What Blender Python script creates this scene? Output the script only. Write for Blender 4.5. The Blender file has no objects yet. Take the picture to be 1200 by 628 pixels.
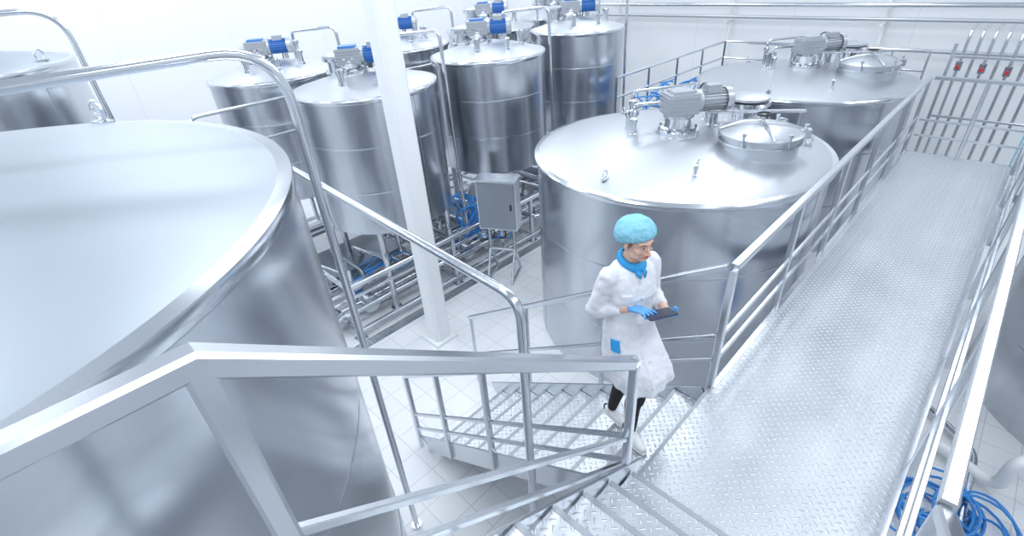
import bpy, math, random
from mathutils import Vector, Matrix, noise
random.seed(4)
scene = bpy.context.scene
V = Vector
# ------------------------------------------------------------------ materials
def nm(name):
    m = bpy.data.materials.new(name); m.use_nodes = True
    nt = m.node_tree; b = nt.nodes['Principled BSDF']
    return m, nt, b
def simple(name, col, metal=0.0, rough=0.5, bump=0.0, bscale=40.0, vary=0.0, coat=0.0):
    m, nt, b = nm(name)
    b.inputs['Base Color'].default_value = (*col, 1)
    b.inputs['Metallic'].default_value = metal
    b.inputs['Roughness'].default_value = rough
    tc = nt.nodes.new('ShaderNodeTexCoord')
    n = nt.nodes.new('ShaderNodeTexNoise'); n.inputs['Scale'].default_value = bscale
    nt.links.new(tc.outputs['Object'], n.inputs['Vector'])
    if bump:
        bp = nt.nodes.new('ShaderNodeBump'); bp.inputs['Strength'].default_value = bump
        bp.inputs['Distance'].default_value = 0.01
        nt.links.new(n.outputs['Fac'], bp.inputs['Height']); nt.links.new(bp.outputs['Normal'], b.inputs['Normal'])
    if vary:
        mx = nt.nodes.new('ShaderNodeMix'); mx.data_type = 'RGBA'
        mx.inputs[6].default_value = (*[c*(1-vary) for c in col], 1)
        mx.inputs[7].default_value = (*[min(1, c*(1+vary)) for c in col], 1)
        nt.links.new(n.outputs['Fac'], mx.inputs[0]); nt.links.new(mx.outputs[2], b.inputs['Base Color'])
    return m
def steel(name, col=(0.66, 0.69, 0.72), rough=0.25, wob=0.0, wscale=1.3, var=0.04):
    m, nt, b = nm(name)
    L = nt.links
    b.inputs['Metallic'].default_value = 1.0; b.inputs['Roughness'].default_value = rough
    tc = nt.nodes.new('ShaderNodeTexCoord')
    mp = nt.nodes.new('ShaderNodeMapping'); mp.inputs['Scale'].default_value = (1.5, 1.5, 14)
    n1 = nt.nodes.new('ShaderNodeTexNoise'); n1.inputs['Scale'].default_value = 2.0; n1.inputs['Detail'].default_value = 3
    L.new(tc.outputs['Object'], mp.inputs['Vector']); L.new(mp.outputs['Vector'], n1.inputs['Vector'])
    mx = nt.nodes.new('ShaderNodeMix'); mx.data_type = 'RGBA'
    mx.inputs[6].default_value = (*[c*(1-var) for c in col], 1); mx.inputs[7].default_value = (*[min(1, c*(1+var)) for c in col], 1)
    L.new(n1.outputs['Fac'], mx.inputs[0]); L.new(mx.outputs[2], b.inputs['Base Color'])
    if wob:
        n2 = nt.nodes.new('ShaderNodeTexNoise'); n2.inputs['Scale'].default_value = wscale; n2.inputs['Detail'].default_value = 0
        L.new(tc.outputs['Object'], n2.inputs['Vector'])
        bp = nt.nodes.new('ShaderNodeBump'); bp.inputs['Strength'].default_value = 1.0; bp.inputs['Distance'].default_value = wob
        L.new(n2.outputs['Fac'], bp.inputs['Height']); L.new(bp.outputs['Normal'], b.inputs['Normal'])
    return m
STEEL_WALL = steel('brushed_steel_wall', (0.58, 0.61, 0.66), 0.24, 0.03, 1.1)
STEEL_WALL2 = steel('rippled_steel_wall', (0.67, 0.70, 0.745), 0.22, 0.10, 0.9)
STEEL_TOP = steel('satin_steel_lid', (0.60, 0.63, 0.67), 0.42, 0.006, 1.2, 0.02)
STEEL_TOP2 = steel('matt_steel_lid', (0.42, 0.46, 0.51), 0.52, 0.01, 0.9, 0.02)
STEEL_BAR = steel('steel_bar', (0.65, 0.68, 0.72), 0.27, 0, 8, 0.02)
STEEL_PIPE = steel('polished_pipe', (0.68, 0.71, 0.75), 0.18, 0, 8, 0.02)
STEEL_DARK = steel('steel_dark', (0.32, 0.35, 0.39), 0.35, 0, 8, 0.04)
WELD = simple('weld_seam', (0.42, 0.45, 0.49), 1, 0.35)
WHITE = simple('white_paint', (0.88, 0.90, 0.92), 0, 0.4, 0.03, 20, 0.01)
MOTORGREY = simple('motor_cast_grey', (0.50, 0.53, 0.57), 0.6, 0.4, 0.05, 60, 0.05)
MOTORBLUE = simple('motor_blue_paint', (0.06, 0.22, 0.58), 0, 0.35, 0.05, 40, 0.1)
BLUEHOSE = simple('blue_hose', (0.05, 0.29, 0.72), 0, 0.35, 0.05, 40, 0.15)
BLACK = simple('black_rubber', (0.03, 0.035, 0.04), 0, 0.5, 0.05, 60, 0.1)
RED = simple('red_valve_paint', (0.6, 0.04, 0.05), 0, 0.4, 0.05, 60, 0.1)
DRAIN = simple('drain_grate_steel', (0.40, 0.43, 0.46), 0.8, 0.4, 0.2, 90, 0.2)
NOSING = simple('step_nosing_grey', (0.34, 0.37, 0.40), 0.6, 0.45, 0.2, 90, 0.1)

def checker():
    m, nt, b = nm('checker_plate')
    L = nt.links; N = nt.nodes
    b.inputs['Metallic'].default_value = 0.8
    tc = N.new('ShaderNodeTexCoord'); mp = N.new('ShaderNodeMapping')
    mp.inputs['Rotation'].default_value = (0, 0, math.radians(45)); mp.inputs['Scale'].default_value = (23, 23, 23)
    L.new(tc.outputs['Object'], mp.inputs['Vector'])
    sp = N.new('ShaderNodeSeparateXYZ'); L.new(mp.outputs['Vector'], sp.inputs[0])
    def M(op, a, bb=None):
        n = N.new('ShaderNodeMath'); n.operation = op
        for i, x in enumerate((a, bb)):
            if x is None: continue
            if isinstance(x, (int, float)): n.inputs[i].default_value = x
            else: L.new(x, n.inputs[i])
        return n.outputs[0]
    x, y = sp.outputs[0], sp.outputs[1]
    fx, fy = M('FLOOR', x), M('FLOOR', y)
    par = M('FLOORED_MODULO', M('ADD', fx, fy), 2)
    lx, ly = M('SUBTRACT', M('SUBTRACT', x, fx), 0.5), M('SUBTRACT', M('SUBTRACT', y, fy), 0.5)
    ipar = M('SUBTRACT', 1, par)
    u = M('ADD', M('MULTIPLY', lx, par), M('MULTIPLY', ly, ipar))
    v = M('ADD', M('MULTIPLY', ly, par), M('MULTIPLY', lx, ipar))
    d = M('ADD', M('POWER', M('ABSOLUTE', M('DIVIDE', u, 0.47)), 2), M('POWER', M('ABSOLUTE', M('DIVIDE', v, 0.16)), 2))
    h = M('MAXIMUM', M('SUBTRACT', 1, d), 0)
    n = N.new('ShaderNodeTexNoise'); n.inputs['Scale'].default_value = 1.6; n.inputs['Detail'].default_value = 6
    L.new(tc.outputs['Object'], n.inputs['Vector'])
    mr = N.new('ShaderNodeMapRange'); mr.inputs[1].default_value = 0.3; mr.inputs[2].default_value = 0.7
    mr.inputs[3].default_value = 0.30; mr.inputs[4].default_value = 0.46
    L.new(n.outputs['Fac'], mr.inputs[0]); L.new(mr.outputs[0], b.inputs['Roughness'])
    mx = N.new('ShaderNodeMix'); mx.data_type = 'RGBA'
    mx.inputs[6].default_value = (0.555, 0.59, 0.63, 1); mx.inputs[7].default_value = (0.82, 0.84, 0.87, 1)
    L.new(M('MINIMUM', M('MULTIPLY', h, 2), 1), mx.inputs[0]); L.new(mx.outputs[2], b.inputs['Base Color'])
    bp = N.new('ShaderNodeBump'); bp.inputs['Strength'].default_value = 0.9; bp.inputs['Distance'].default_value = 0.006
    L.new(h, bp.inputs['Height']); L.new(bp.outputs['Normal'], b.inputs['Normal'])
    return m
CHECKER = checker()
def tiles():
    m, nt, b = nm('white_floor_tiles'); L = nt.links; N = nt.nodes
    tc = N.new('ShaderNodeTexCoord'); br = N.new('ShaderNodeTexBrick')
    br.offset = 0; br.inputs['Scale'].default_value = 1; br.inputs['Brick Width'].default_value = 0.33; br.inputs['Row Height'].default_value = 0.33
    br.inputs['Mortar Size'].default_value = 0.005
    br.inputs['Color1'].default_value = (0.85, 0.87, 0.89, 1); br.inputs['Color2'].default_value = (0.82, 0.84, 0.87, 1)
    br.inputs['Mortar'].default_value = (0.62, 0.65, 0.69, 1)
    L.new(tc.outputs['Object'], br.inputs['Vector']); L.new(br.outputs['Color'], b.inputs['Base Color'])
    b.inputs['Roughness'].default_value = 0.28
    return m
def panels():
    m, nt, b = nm('white_wall_panels'); L = nt.links; N = nt.nodes
    tc = N.new('ShaderNodeTexCoord'); sp = N.new('ShaderNodeSeparateXYZ'); L.new(tc.outputs['Object'], sp.inputs[0])
    ad = N.new('ShaderNodeMath'); ad.operation = 'ADD'; L.new(sp.outputs[0], ad.inputs[0]); L.new(sp.outputs[1], ad.inputs[1])
    md = N.new('ShaderNodeMath'); md.operation = 'FLOORED_MODULO'; md.inputs[1].default_value = 2.3; L.new(ad.outputs[0], md.inputs[0])
    lt = N.new('ShaderNodeMath'); lt.operation = 'LESS_THAN'; lt.inputs[1].default_value = 0.012; L.new(md.outputs[0], lt.inputs[0])
    mx = N.new('ShaderNodeMix'); mx.data_type = 'RGBA'
    mx.inputs[6].default_value = (0.89, 0.91, 0.935, 1); mx.inputs[7].default_value = (0.76, 0.79, 0.83, 1)
    L.new(lt.outputs[0], mx.inputs[0]); L.new(mx.outputs[2], b.inputs['Base Color'])
    b.inputs['Roughness'].default_value = 0.35
    return m
TILES, PANELS = tiles(), panels()

# ------------------------------------------------------------------ mesh builder
class MB:
    def __init__(s): s.v = []; s.f = []; s.m = []; s.mats = []
    def mi(s, mat):
        if mat not in s.mats: s.mats.append(mat)
        return s.mats.index(mat)
    def add(s, vs, fs, mat):
        o = len(s.v); k = s.mi(mat)
        s.v += [tuple(x) for x in vs]
        for f in fs: s.f.append(tuple(i+o for i in f)); s.m.append(k)
    def box(s, c, size, mat, R=None):
        c = V(c); hx, hy, hz = [a/2 for a in size]
        vs = [V((x, y, z)) for x in (-hx, hx) for y in (-hy, hy) for z in (-hz, hz)]
        if R is not None: vs = [R @ p for p in vs]
        s.add([c+p for p in vs], [(0, 1, 3, 2), (4, 6, 7, 5), (0, 4, 5, 1), (2, 3, 7, 6), (0, 2, 6, 4), (1, 5, 7, 3)], mat)
    def bbox(s, lo, hi, mat):
        lo = V(lo); hi = V(hi); s.box((lo+hi)/2, hi-lo, mat)
    def beam(s, a, b, w, h, mat, up=(0, 0, 1)):
        a = V(a); b = V(b); d = b-a; d.normalize()
        up = V(up)
        if abs(d.dot(up)) > 0.98: up = V((0, 1, 0))
        s.sqpath([a, b], w, h, mat, d.cross(up).normalized())
    def sqpath(s, pts, w, h, mat, side):
        pts = [V(p) for p in pts]; side = V(side).normalized(); n = len(pts)
        c = min(w, h)*0.16
        sec = [(-w/2+c, -h/2), (w/2-c, -h/2), (w/2, -h/2+c), (w/2, h/2-c), (w/2-c, h/2), (-w/2+c, h/2), (-w/2, h/2-c), (-w/2, -h/2+c)]
        vs = []
        for i in range(n):
            d1 = (pts[i]-pts[i-1]).normalized() if i else None
            d2 = (pts[i+1]-pts[i]).normalized() if i < n-1 else None
            u1 = side.cross(d1) if d1 else side.cross(d2); u2 = side.cross(d2) if d2 else u1
            u = (u1+u2).normalized(); u = u/max(0.3, u.dot(u1))
            for (x, y) in sec: vs.append(pts[i]+side*x+u*y)
        fs = [(j*8+i, j*8+(i+1) % 8, (j+1)*8+(i+1) % 8, (j+1)*8+i) for j in range(n-1) for i in range(8)]
        fs += [tuple(reversed(range(8))), tuple(range((n-1)*8, n*8))]
        s.add(vs, fs, mat)
    def tube(s, pts, r, mat, seg=12, round_ends=False, ry=None, up=None):
        pts = [V(p) for p in pts]; n = len(pts)
        rs = list(r) if isinstance(r, (list, tuple)) else [r]*n
        rys = list(ry) if ry is not None else rs
        T = []
        for i in range(n):
            a = pts[max(0, i-1)]; b = pts[min(n-1, i+1)]; T.append((b-a).normalized())
        ref = V(up) if up else (V((0, 0, 1)) if abs(T[0].z) < 0.9 else V((1, 0, 0)))
        N0 = (ref-T[0]*ref.dot(T[0])).normalized()
        rings = []
        for i in range(n):
            N0 = (N0-T[i]*N0.dot(T[i])).normalized(); B = T[i].cross(N0)
            rings.append((pts[i], N0.copy(), B, rs[i], rys[i]))
        if round_ends:
            def cap(ring, tdir):
                out = []
                for k in (1, 2, 3):
                    a = k*math.pi/8
                    out.append((ring[0]+tdir*math.sin(a)*min(ring[3], ring[4]), ring[1], ring[2], ring[3]*math.cos(a), ring[4]*math.cos(a)))
                return out
            rings = list(reversed(cap(rings[0], -T[0])))+rings+cap(rings[-1], T[-1])
        vs = []
        for (p, nn, bb, ra, rb) in rings:
            for k in range(seg):
                a = 2*math.pi*k/seg; vs.append(p+nn*math.cos(a)*ra+bb*math.sin(a)*rb)
        fs = []
        for i in range(len(rings)-1):
            for k in range(seg):
                k2 = (k+1) % seg; fs.append((i*seg+k, i*seg+k2, (i+1)*seg+k2, (i+1)*seg+k))
        fs.append(tuple(reversed(range(seg)))); o = (len(rings)-1)*seg; fs.append(tuple(range(o, o+seg)))
        s.add(vs, fs, mat)
    def cyl(s, a, b, r, mat, seg=20, r2=None): s.tube([a, b], [r, r if r2 is None else r2], mat, seg)
    def lathe(s, c, prof, mat, seg=96, R=None):
        c = V(c); vs = []; fs = []; n = len(prof)
        for (r, z) in prof:
            for k in range(seg):
                a = 2*math.pi*k/seg; p = V((r*math.cos(a), r*math.sin(a), z))
                if R is not None: p = R @ p
                vs.append(c+p)
        for i in range(n-1):
            for k in range(seg):
                k2 = (k+1) % seg; fs.append((i*seg+k, i*seg+k2, (i+1)*seg+k2, (i+1)*seg+k))
        s.add(vs, fs, mat)
    def ellipsoid(s, c, rad, mat, R=None, nu=24, nv=16, fn=None):
        c = V(c); vs = []; fs = []
        for j in range(nv+1):
            ph = math.pi*(j/nv)*0.998+0.001
            for i in range(nu):
                th = 2*math.pi*i/nu
                d = V((math.sin(ph)*math.cos(th), math.sin(ph)*math.sin(th), math.cos(ph)))
                k = fn(d) if fn else 1.0
                p = V((d.x*rad[0]*k, d.y*rad[1]*k, d.z*rad[2]*k))
                if R is not None: p = R @ p
                vs.append(c+p)
        for j in range(nv):
            for i in range(nu):
                i2 = (i+1) % nu; fs.append((j*nu+i, (j+1)*nu+i, (j+1)*nu+i2, j*nu+i2))
        fs.append(tuple(range(nu))); fs.append(tuple(reversed(range(nv*nu, nv*nu+nu))))
        s.add(vs, fs, mat)
    def obj(s, name, parent=None, sharp=32, remesh=None, smooth=0):
        me = bpy.data.meshes.new(name)
        me.from_pydata(s.v, [], s.f)
        for m in s.mats: me.materials.append(m)
        for p, k in zip(me.polygons, s.m): p.material_index = k; p.use_smooth = True
        me.update()
        import bmesh
        bm = bmesh.new(); bm.from_mesh(me); bmesh.ops.recalc_face_normals(bm, faces=bm.faces); bm.to_mesh(me); bm.free()
        if sharp: me.set_sharp_from_angle(angle=math.radians(sharp))
        o = bpy.data.objects.new(name, me); scene.collection.objects.link(o)
        if remesh:
            md = o.modifiers.new('r', 'REMESH'); md.mode = 'VOXEL'; md.voxel_size = remesh; md.use_smooth_shade = True
            if smooth:
                sm = o.modifiers.new('s', 'SMOOTH'); sm.factor = 0.5; sm.iterations = smooth
        if parent: o.parent = parent
        return o
def empty(name):
    e = bpy.data.objects.new(name, None); scene.collection.objects.link(e); return e
def fillet(pts, r, n=7):
    pts = [V(p) for p in pts]; out = [pts[0]]
    for i in range(1, len(pts)-1):
        a, b, c = pts[i-1], pts[i], pts[i+1]
        d1 = (a-b); d2 = (c-b); rr = min(r, d1.length*0.49, d2.length*0.49)
        p1 = b+d1.normalized()*rr; p2 = b+d2.normalized()*rr
        for k in range(n+1):
            t = k/n; out.append((1-t)**2*p1+2*t*(1-t)*b+t*t*p2)
    out.append(pts[-1]); return out

# ------------------------------------------------------------------ room
X0, X1, Y0, Y1, ZC = -13.6, 5.2, -4.5, 13.4, 7.0
def slab(name, lo, hi, mat):
    m = MB(); m.bbox(lo, hi, mat); return m.obj(name, sharp=30)
slab('floor', (X0, Y0, -0.1), (X1, Y1, 0), TILES)
slab('ceiling', (X0, Y0, ZC), (X1, Y1, ZC+0.1), WHITE)
slab('wall_left', (X0-0.1, Y0, 0), (X0, Y1, ZC), PANELS)
slab('wall_right', (X1, Y0, 0), (X1+0.1, Y1, ZC), PANELS)
slab('wall_back', (X0, Y1, 0), (X1, Y1+0.1, ZC), PANELS)
slab('wall_front', (X0, Y0-0.1, 0), (X1, Y0, ZC), PANELS)
for nme, lo, hi in (('baseboard_left', (X0, Y0, 0), (X0+0.02, Y1, 0.15)), ('baseboard_back', (X0, Y1-0.02, 0), (X1, Y1, 0.15)), ('baseboard_right', (X1-0.02, Y0, 0), (X1, Y1, 0.15))):
    slab(nme, lo, hi, STEEL_DARK)

# ------------------------------------------------------------------ lights
for ix, x in enumerate((-11.5, -7.5, -3.2, 1.2)):
    for iy, y in enumerate((-2.0, 2.2, 6.4, 10.6)):
        e = empty('ceiling_light')
        m = MB(); m.bbox((x-0.7, y-1.4, ZC-0.10), (x+0.7, y+1.4, ZC), WHITE); m.obj('fixture_housing', e)
        l = bpy.data.lights.new('lamp_panel', 'AREA'); l.shape = 'RECTANGLE'; l.size = 1.2; l.size_y = 2.6
        l.energy = 89; l.color = (0.90, 0.95, 1.0)
        lo = bpy.data.objects.new('lamp_panel', l); scene.collection.objects.link(lo); lo.location = (x, y, ZC-0.115); lo.parent = e
w = bpy.data.worlds.new('world'); scene.world = w; w.use_nodes = True
w.node_tree.nodes['Background'].inputs[0].default_value = (0.85, 0.92, 1, 1); w.node_tree.nodes['Background'].inputs[1].default_value = 0.5

# ------------------------------------------------------------------ tanks
def tank_shell(m, cx, cy, R, zt, zb, rise, knuckle=0.05, lip=0.05, top=None, wall=None):
    top = top or STEEL_TOP; wall = wall or STEEL_WALL
    H = zt-zb
    prof = [(R, zb), (R, zb+0.03)]
    nb = 3
    for i in range(1, nb):
        z = zb+H*i/nb
        prof += [(R, z-0.05), (R, z-0.018), (R, z-0.010), (R+0.003, z-0.003), (R+0.003, z+0.003), (R, z+0.010), (R, z+0.018), (R, z+0.05)]
    prof += [(R, zt-0.10), (R, zt-0.07)]
    m.lathe((cx, cy, 0), prof, wall, 128)
    for k in range(3):
        a = 0.7+k*2.1+cx
        p = V((cx+math.cos(a)*(R-0.001), cy+math.sin(a)*(R-0.001), 0))
        m.tube([p+V((0, 0, zb)), p+V((0, 0, zt-0.07))], 0.004, WELD, 6)
    rim = [(R, zt-0.07), (R+lip*0.8, zt-0.06), (R+lip, zt-0.04), (R+lip, zt-0.015), (R+lip*0.7, zt), (R-knuckle*0.4, zt+0.004)]
    m.lathe((cx, cy, 0), rim, STEEL_PIPE, 128)
    r0 = R-knuckle*0.4; r1 = R-knuckle
    dome = [(r0, zt+0.004), (r1, zt+knuckle*0.22)]
    for i in range(1, 13):
        t = i/12; r = r1*(1-t)+0.001
        dome.append((r, zt+knuckle*0.22+(rise-knuckle*0.22)*(1-(1-t)**1.5)))
    m.lathe((cx, cy, 0), dome, top, 128)
    m.lathe((cx, cy, 0), [(R, zb), (R*0.9, zb-0.06), (0.12, zb-0.16), (0.001, zb-0.16)] if zb > 0.3 else [(R, zb), (0.001, zb)], wall, 96)
def lug(m, c, s=0.07, yaw=0):
    c = V(c); R = Matrix.Rotation(yaw, 3, 'Z')
    m.box(c+V((0, 0, 0.01)), (0.16*s/0.07, 0.09*s/0.07, 0.02), STEEL_BAR, R)
    pts = [c+V((0, 0, 0.02+s))+R @ V((math.cos(a)*s, 0, math.sin(a)*s)) for a in [2*math.pi*k/20 for k in range(21)]]
    m.tube(pts, s*0.2, STEEL_BAR, 10)
def lidz(rr, R, zt, rise): return zt+0.011+(rise-0.011)*(1-(rr/R)**1.5)
def agitator(m, c, az, s=1.0, blue=False, low=0.0):
    c = V(c); body = MOTORBLUE if blue else MOTORGREY
    m.lathe(c, [(0.24*s, -0.03), (0.24*s, 0.03*s), (0.19*s, 0.035*s), (0.19*s, 0.05*s), (0.15*s, 0.06*s), (0.13*s, 0.16*s), (0.17*s, 0.17*s), (0.17*s, 0.20*s), (0.001, 0.20*s)], STEEL_PIPE, 32)
    for k in range(8):
        a = k*math.pi/4; p = c+V((math.cos(a)*0.21*s, math.sin(a)*0.21*s, 0.03*s)); m.cyl(p, p+V((0, 0, 0.03*s)), 0.014*s, STEEL_DARK, 6)
    R = Matrix.Rotation(az, 3, 'Z'); c = c-V((0, 0, low))
    m.box(c+V((0, 0, 0.31*s)), (0.34*s, 0.26*s, 0.22*s), MOTORGREY, R)
    for k in range(5): m.box(c+V((0, 0, (0.23+0.04*k)*s)), (0.37*s, 0.29*s, 0.012*s), MOTORGREY, R)
    m.box(c+V((0, 0, 0.435*s)), (0.24*s, 0.2*s, 0.03*s), body, R)
    d = R @ V((1, 0, 0)); o = c+V((0, 0, 0.31*s))
    m.cyl(o+d*0.16*s, o+d*0.22*s, 0.13*s, MOTORGREY, 24)
    m.cyl(o+d*0.20*s, o+d*0.55*s, 0.095*s, body, 24)
    for k in range(20):
        a = 2*math.pi*k/20; q = R @ V((0, math.cos(a), math.sin(a)))
        m.beam(o+d*0.24*s+q*0.10*s, o+d*0.50*s+q*0.10*s, 0.007*s, 0.035*s, body, up=q)
    m.lathe(o+d*0.50*s, [(0.125*s, 0), (0.125*s, 0.07*s), (0.10*s, 0.09*s), (0.001, 0.09*s)], MOTORGREY, 24, R @ Matrix.Rotation(math.pi/2, 3, 'Y'))
    m.box(o+d*0.36*s+V((0, 0, 0.13*s)), (0.15*s, 0.12*s, 0.08*s), MOTORGREY, R)
    m.tube(fillet([o+d*0.36*s+V((0, 0, 0.15*s))+R @ V((0, 0.06*s, 0)), o+d*0.36*s+R @ V((0, 0.25*s, 0))+V((0, 0, 0.14*s)), o+d*0.3*s+R @ V((0, 0.4*s, 0))+V((0, 0, -0.28*s))], 0.1), 0.010*s, BLACK, 8)
def manhole(m, c, r, az=0.4):
    c = V(c)
    m.lathe(c, [(r*0.93, -0.20), (r*0.93, 0.07), (r, 0.075), (r, 0.10), (r*0.97, 0.11), (r*0.9, 0.125), (r*0.6, 0.165), (r*0.3, 0.185), (0.001, 0.19)], STEEL_TOP, 48)
    m.lathe(c, [(r*0.935, 0.0), (r*1.0, 0.004), (r*1.0, 0.02), (r*0.935, 0.022)], STEEL_PIPE, 48)
    R = Matrix.Rotation(az, 3, 'Z')
    for k in (0, 1):
        d = Matrix.Rotation(az+k*math.pi/2*1.1, 3, 'Z') @ V((1, 0, 0))
        m.tube([c-d*r*1.02+V((0, 0, 0.12)), c-d*r*0.5+V((0, 0, 0.20)), c+V((0, 0, 0.225)), c+d*r*0.5+V((0, 0, 0.20)), c+d*r*1.02+V((0, 0, 0.12))], 0.012, STEEL_BAR, 8)
    m.cyl(c+V((0, 0, 0.17)), c+V((0, 0, 0.29)), 0.022, STEEL_BAR, 12)
    pts = [c+V((0.07*math.cos(a), 0.07*math.sin(a), 0.29)) for a in [2*math.pi*k/16 for k in range(17)]]
    m.tube(pts, 0.012, BLACK, 8)
    for k in range(6):
        a = az+k*math.pi/3; p = c+V((math.cos(a)*r*1.02, math.sin(a)*r*1.02, 0.0))
        m.cyl(p+V((0, 0, 0.03)), p+V((0, 0, 0.15)), 0.015, STEEL_BAR, 8); m.cyl(p+V((0, 0, 0.15)), p+V((0, 0, 0.18)), 0.026, STEEL_BAR, 8)
    h = R @ V((r*1.0, 0, 0)); m.box(c+h+V((0, 0, 0.08)), (0.12, 0.10, 0.10), STEEL_BAR, R)
def nozzle(m, c, r, h, mat=STEEL_PIPE):
    c = V(c)
    m.lathe(c, [(r*1.25, -0.02), (r*1.25, 0.015), (r, 0.02), (r, h-0.05), (r*1.35, h-0.045), (r*1.35, h-0.02), (r*1.35, h), (r*0.5, h+0.02), (0.001, h+0.02)], mat, 24)

def big_tank(cx, cy, R, zt, rise=0.2):
    e = empty('process_tank'); m = MB()
    tank_shell(m, cx, cy, R, zt, 0.0, rise); m.obj('tank_shell', e)
    m = MB(); c = V((cx, cy, 0))
    def at(dx, dy, dz=0): return c+V((dx, dy, lidz(math.hypot(dx, dy), R, zt, rise)+dz))
    agitator(m, at(0, 0), 0.9, 1.1)
    m.obj('agitator_motor', e)
    m = MB(); manhole(m, at(0.95, 0.15, 0.09), 0.45, 0.5); m.obj('manway_hatch', e)
    m = MB(); nozzle(m, at(0.42, 1.05), 0.21, 0.30); m.lathe(at(0.42, 1.05, 0.32), [(0.25, 0), (0.26, 0.03), (0.1, 0.06), (0.001, 0.06)], STEEL_TOP, 32)
    for dx, dy, r, h in ((-0.5, -0.22, 0.05, 0.26), (-0.62, -0.12, 0.045, 0.22), (-0.42, -0.34, 0.035, 0.2), (-0.3, 0.3, 0.05, 0.25), (0.2, 0.55, 0.06, 0.22), (0.95, 0.8, 0.05, 0.2), (0.0, 0.8, 0.045, 0.22), (0.7, 0.75, 0.05, 0.3), (-0.75, 0.15, 0.035, 0.3)): nozzle(m, at(dx, dy), r, h)
    p = at(0.75, -0.98); nozzle(m, p, 0.02, 0.12); m.cyl(p+V((0, 0, 0.1)), p+V((0.03, 0, 0.2)), 0.006, STEEL_BAR, 6)
    a = at(0.2, 0.35, 0.2); b = at(1.15, 0.95, 0.33)
    m.beam(a, b, 0.06, 0.03, STEEL_BAR)
    for t in (0.05, 0.35, 0.65, 0.95):
        q = a.lerp(b, t); m.beam(q, V((q.x, q.y, zt)), 0.025, 0.025, STEEL_BAR)
    m.tube(fillet([at(-0.5, -0.22, 0.2), at(-0.5, -0.22, 0.34), at(-0.1, 0.3, 0.3), at(-0.3, 0.3, 0.2)], 0.08), 0.02, STEEL_PIPE, 10)
    m.tube(fillet([at(-0.75, 0.15, 0.28), at(-0.75, 0.15, 0.42), at(-0.2, 0.9, 0.45), at(0.0, 0.8, 0.2)], 0.08), 0.02, STEEL_PIPE, 10)
    for k in range(3):
        aa = 2.6+k*2.1; lug(m, at(math.cos(aa)*(R-0.25), math.sin(aa)*(R-0.25)), 0.04, aa)
    m.obj('lid_fittings', e)
big_tank(-2.89, 5.76, 1.76, 2.65)
big_tank(-2.88, 10.3, 1.74, 2.65)
big_tank(2.45, 7.5, 1.76, 2.65)

def tall_tank(cx, cy, R, zt, lug_angles):
    e = empty('storage_tank'); m = MB()
    tank_shell(m, cx, cy, R, zt, 0.0, 0.26, knuckle=0.14, lip=0.012, top=STEEL_TOP2, wall=STEEL_WALL2)
    m.obj('tank_shell', e)
    m = MB()
    for a in lug_angles:
        rr = R-0.16; lug(m, (cx+math.cos(a)*rr, cy+math.sin(a)*rr, zt+0.03), 0.062, a+1.2)
    m.obj('lifting_lugs', e)
tall_tank(-3.1, -1.0, 1.97, 4.03, (2.25, 4.2, 0.2))
tall_tank(-10.4, -0.9, 1.95, 4.03, (1.0, 3.1, 5.2))

def leg_tank(cx, cy, R=1.03, zt=3.45, az=2.6, zb=1.45):
    e = empty('mixing_tank'); m = MB()
    tank_shell(m, cx, cy, R, zt, zb, 0.2, lip=0.03)
    m.obj('tank_shell', e)
    m = MB()
    for k in range(4):
        a = math.pi/4+k*math.pi/2; p = V((cx+math.cos(a)*(R-0.12), cy+math.sin(a)*(R-0.12), 0))
        m.cyl(p, p+V((0, 0, zb-0.0)), 0.05, STEEL_BAR, 14); m.cyl(p, p+V((0, 0, 0.03)), 0.09, STEEL_BAR, 16)
    m.tube(fillet([(cx, cy, zb-0.1), (cx, cy, 0.55), (cx+0.9, cy+0.1, 0.55), (cx+0.9, cy+0.6, 0.55)], 0.12), 0.04, STEEL_PIPE, 12)
    m.obj('tank_legs', e)
    m = MB(); c = V((cx, cy, 0))
    def at(dx, dy, dz=0): return c+V((dx, dy, lidz(math.hypot(dx, dy), R, zt, 0.2)+dz))
    agitator(m, at(-0.1, -0.1), az, 0.98, True, 0.10); m.obj('agitator_motor', e)
    m = MB()
    nozzle(m, at(-0.5, -0.1), 0.15, 0.22); m.lathe(at(-0.5, -0.1, 0.22), [(0.2, 0), (0.2, 0.03), (0.1, 0.06), (0.001, 0.06)], STEEL_TOP, 28)
    for dx, dy, r, h in ((0.45, 0.35, 0.05, 0.2), (0.3, -0.5, 0.045, 0.18), (-0.2, 0.6, 0.06, 0.3), (-0.45, 0.5, 0.04, 0.25), (0.6, -0.1, 0.03, 0.15)): nozzle(m, at(dx, dy), r, h)
    m.tube(fillet([at(-0.2, 0.6, 0.28), at(-0.2, 0.6, 0.45), (cx+0.55, cy+R+0.02, zt+0.6), (cx+0.55, cy+R+0.10, 0.7)], 0.12), 0.028, STEEL_PIPE, 12)
    m.obj('lid_fittings', e)
for i, (x, y, zt, R, zb) in enumerate([(-6.87, 3.82, 3.40, 1.03, 1.45), (-6.75, 6.2, 3.48, 0.97, 1.65), (-6.95, 8.95, 3.53, 0.95, 1.6), (-9.35, 3.5, 3.42, 1.03, 1.45), (-9.3, 6.1, 3.48, 1, 1.5), (-9.3, 8.7, 3.5, 1, 1.5), (-9.3, 11.2, 3.5, 1, 1.5)]):
    leg_tank(x, y, R, zt, (0.9, 0.75, 0.8, 1.0)[i % 4], zb)

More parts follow.
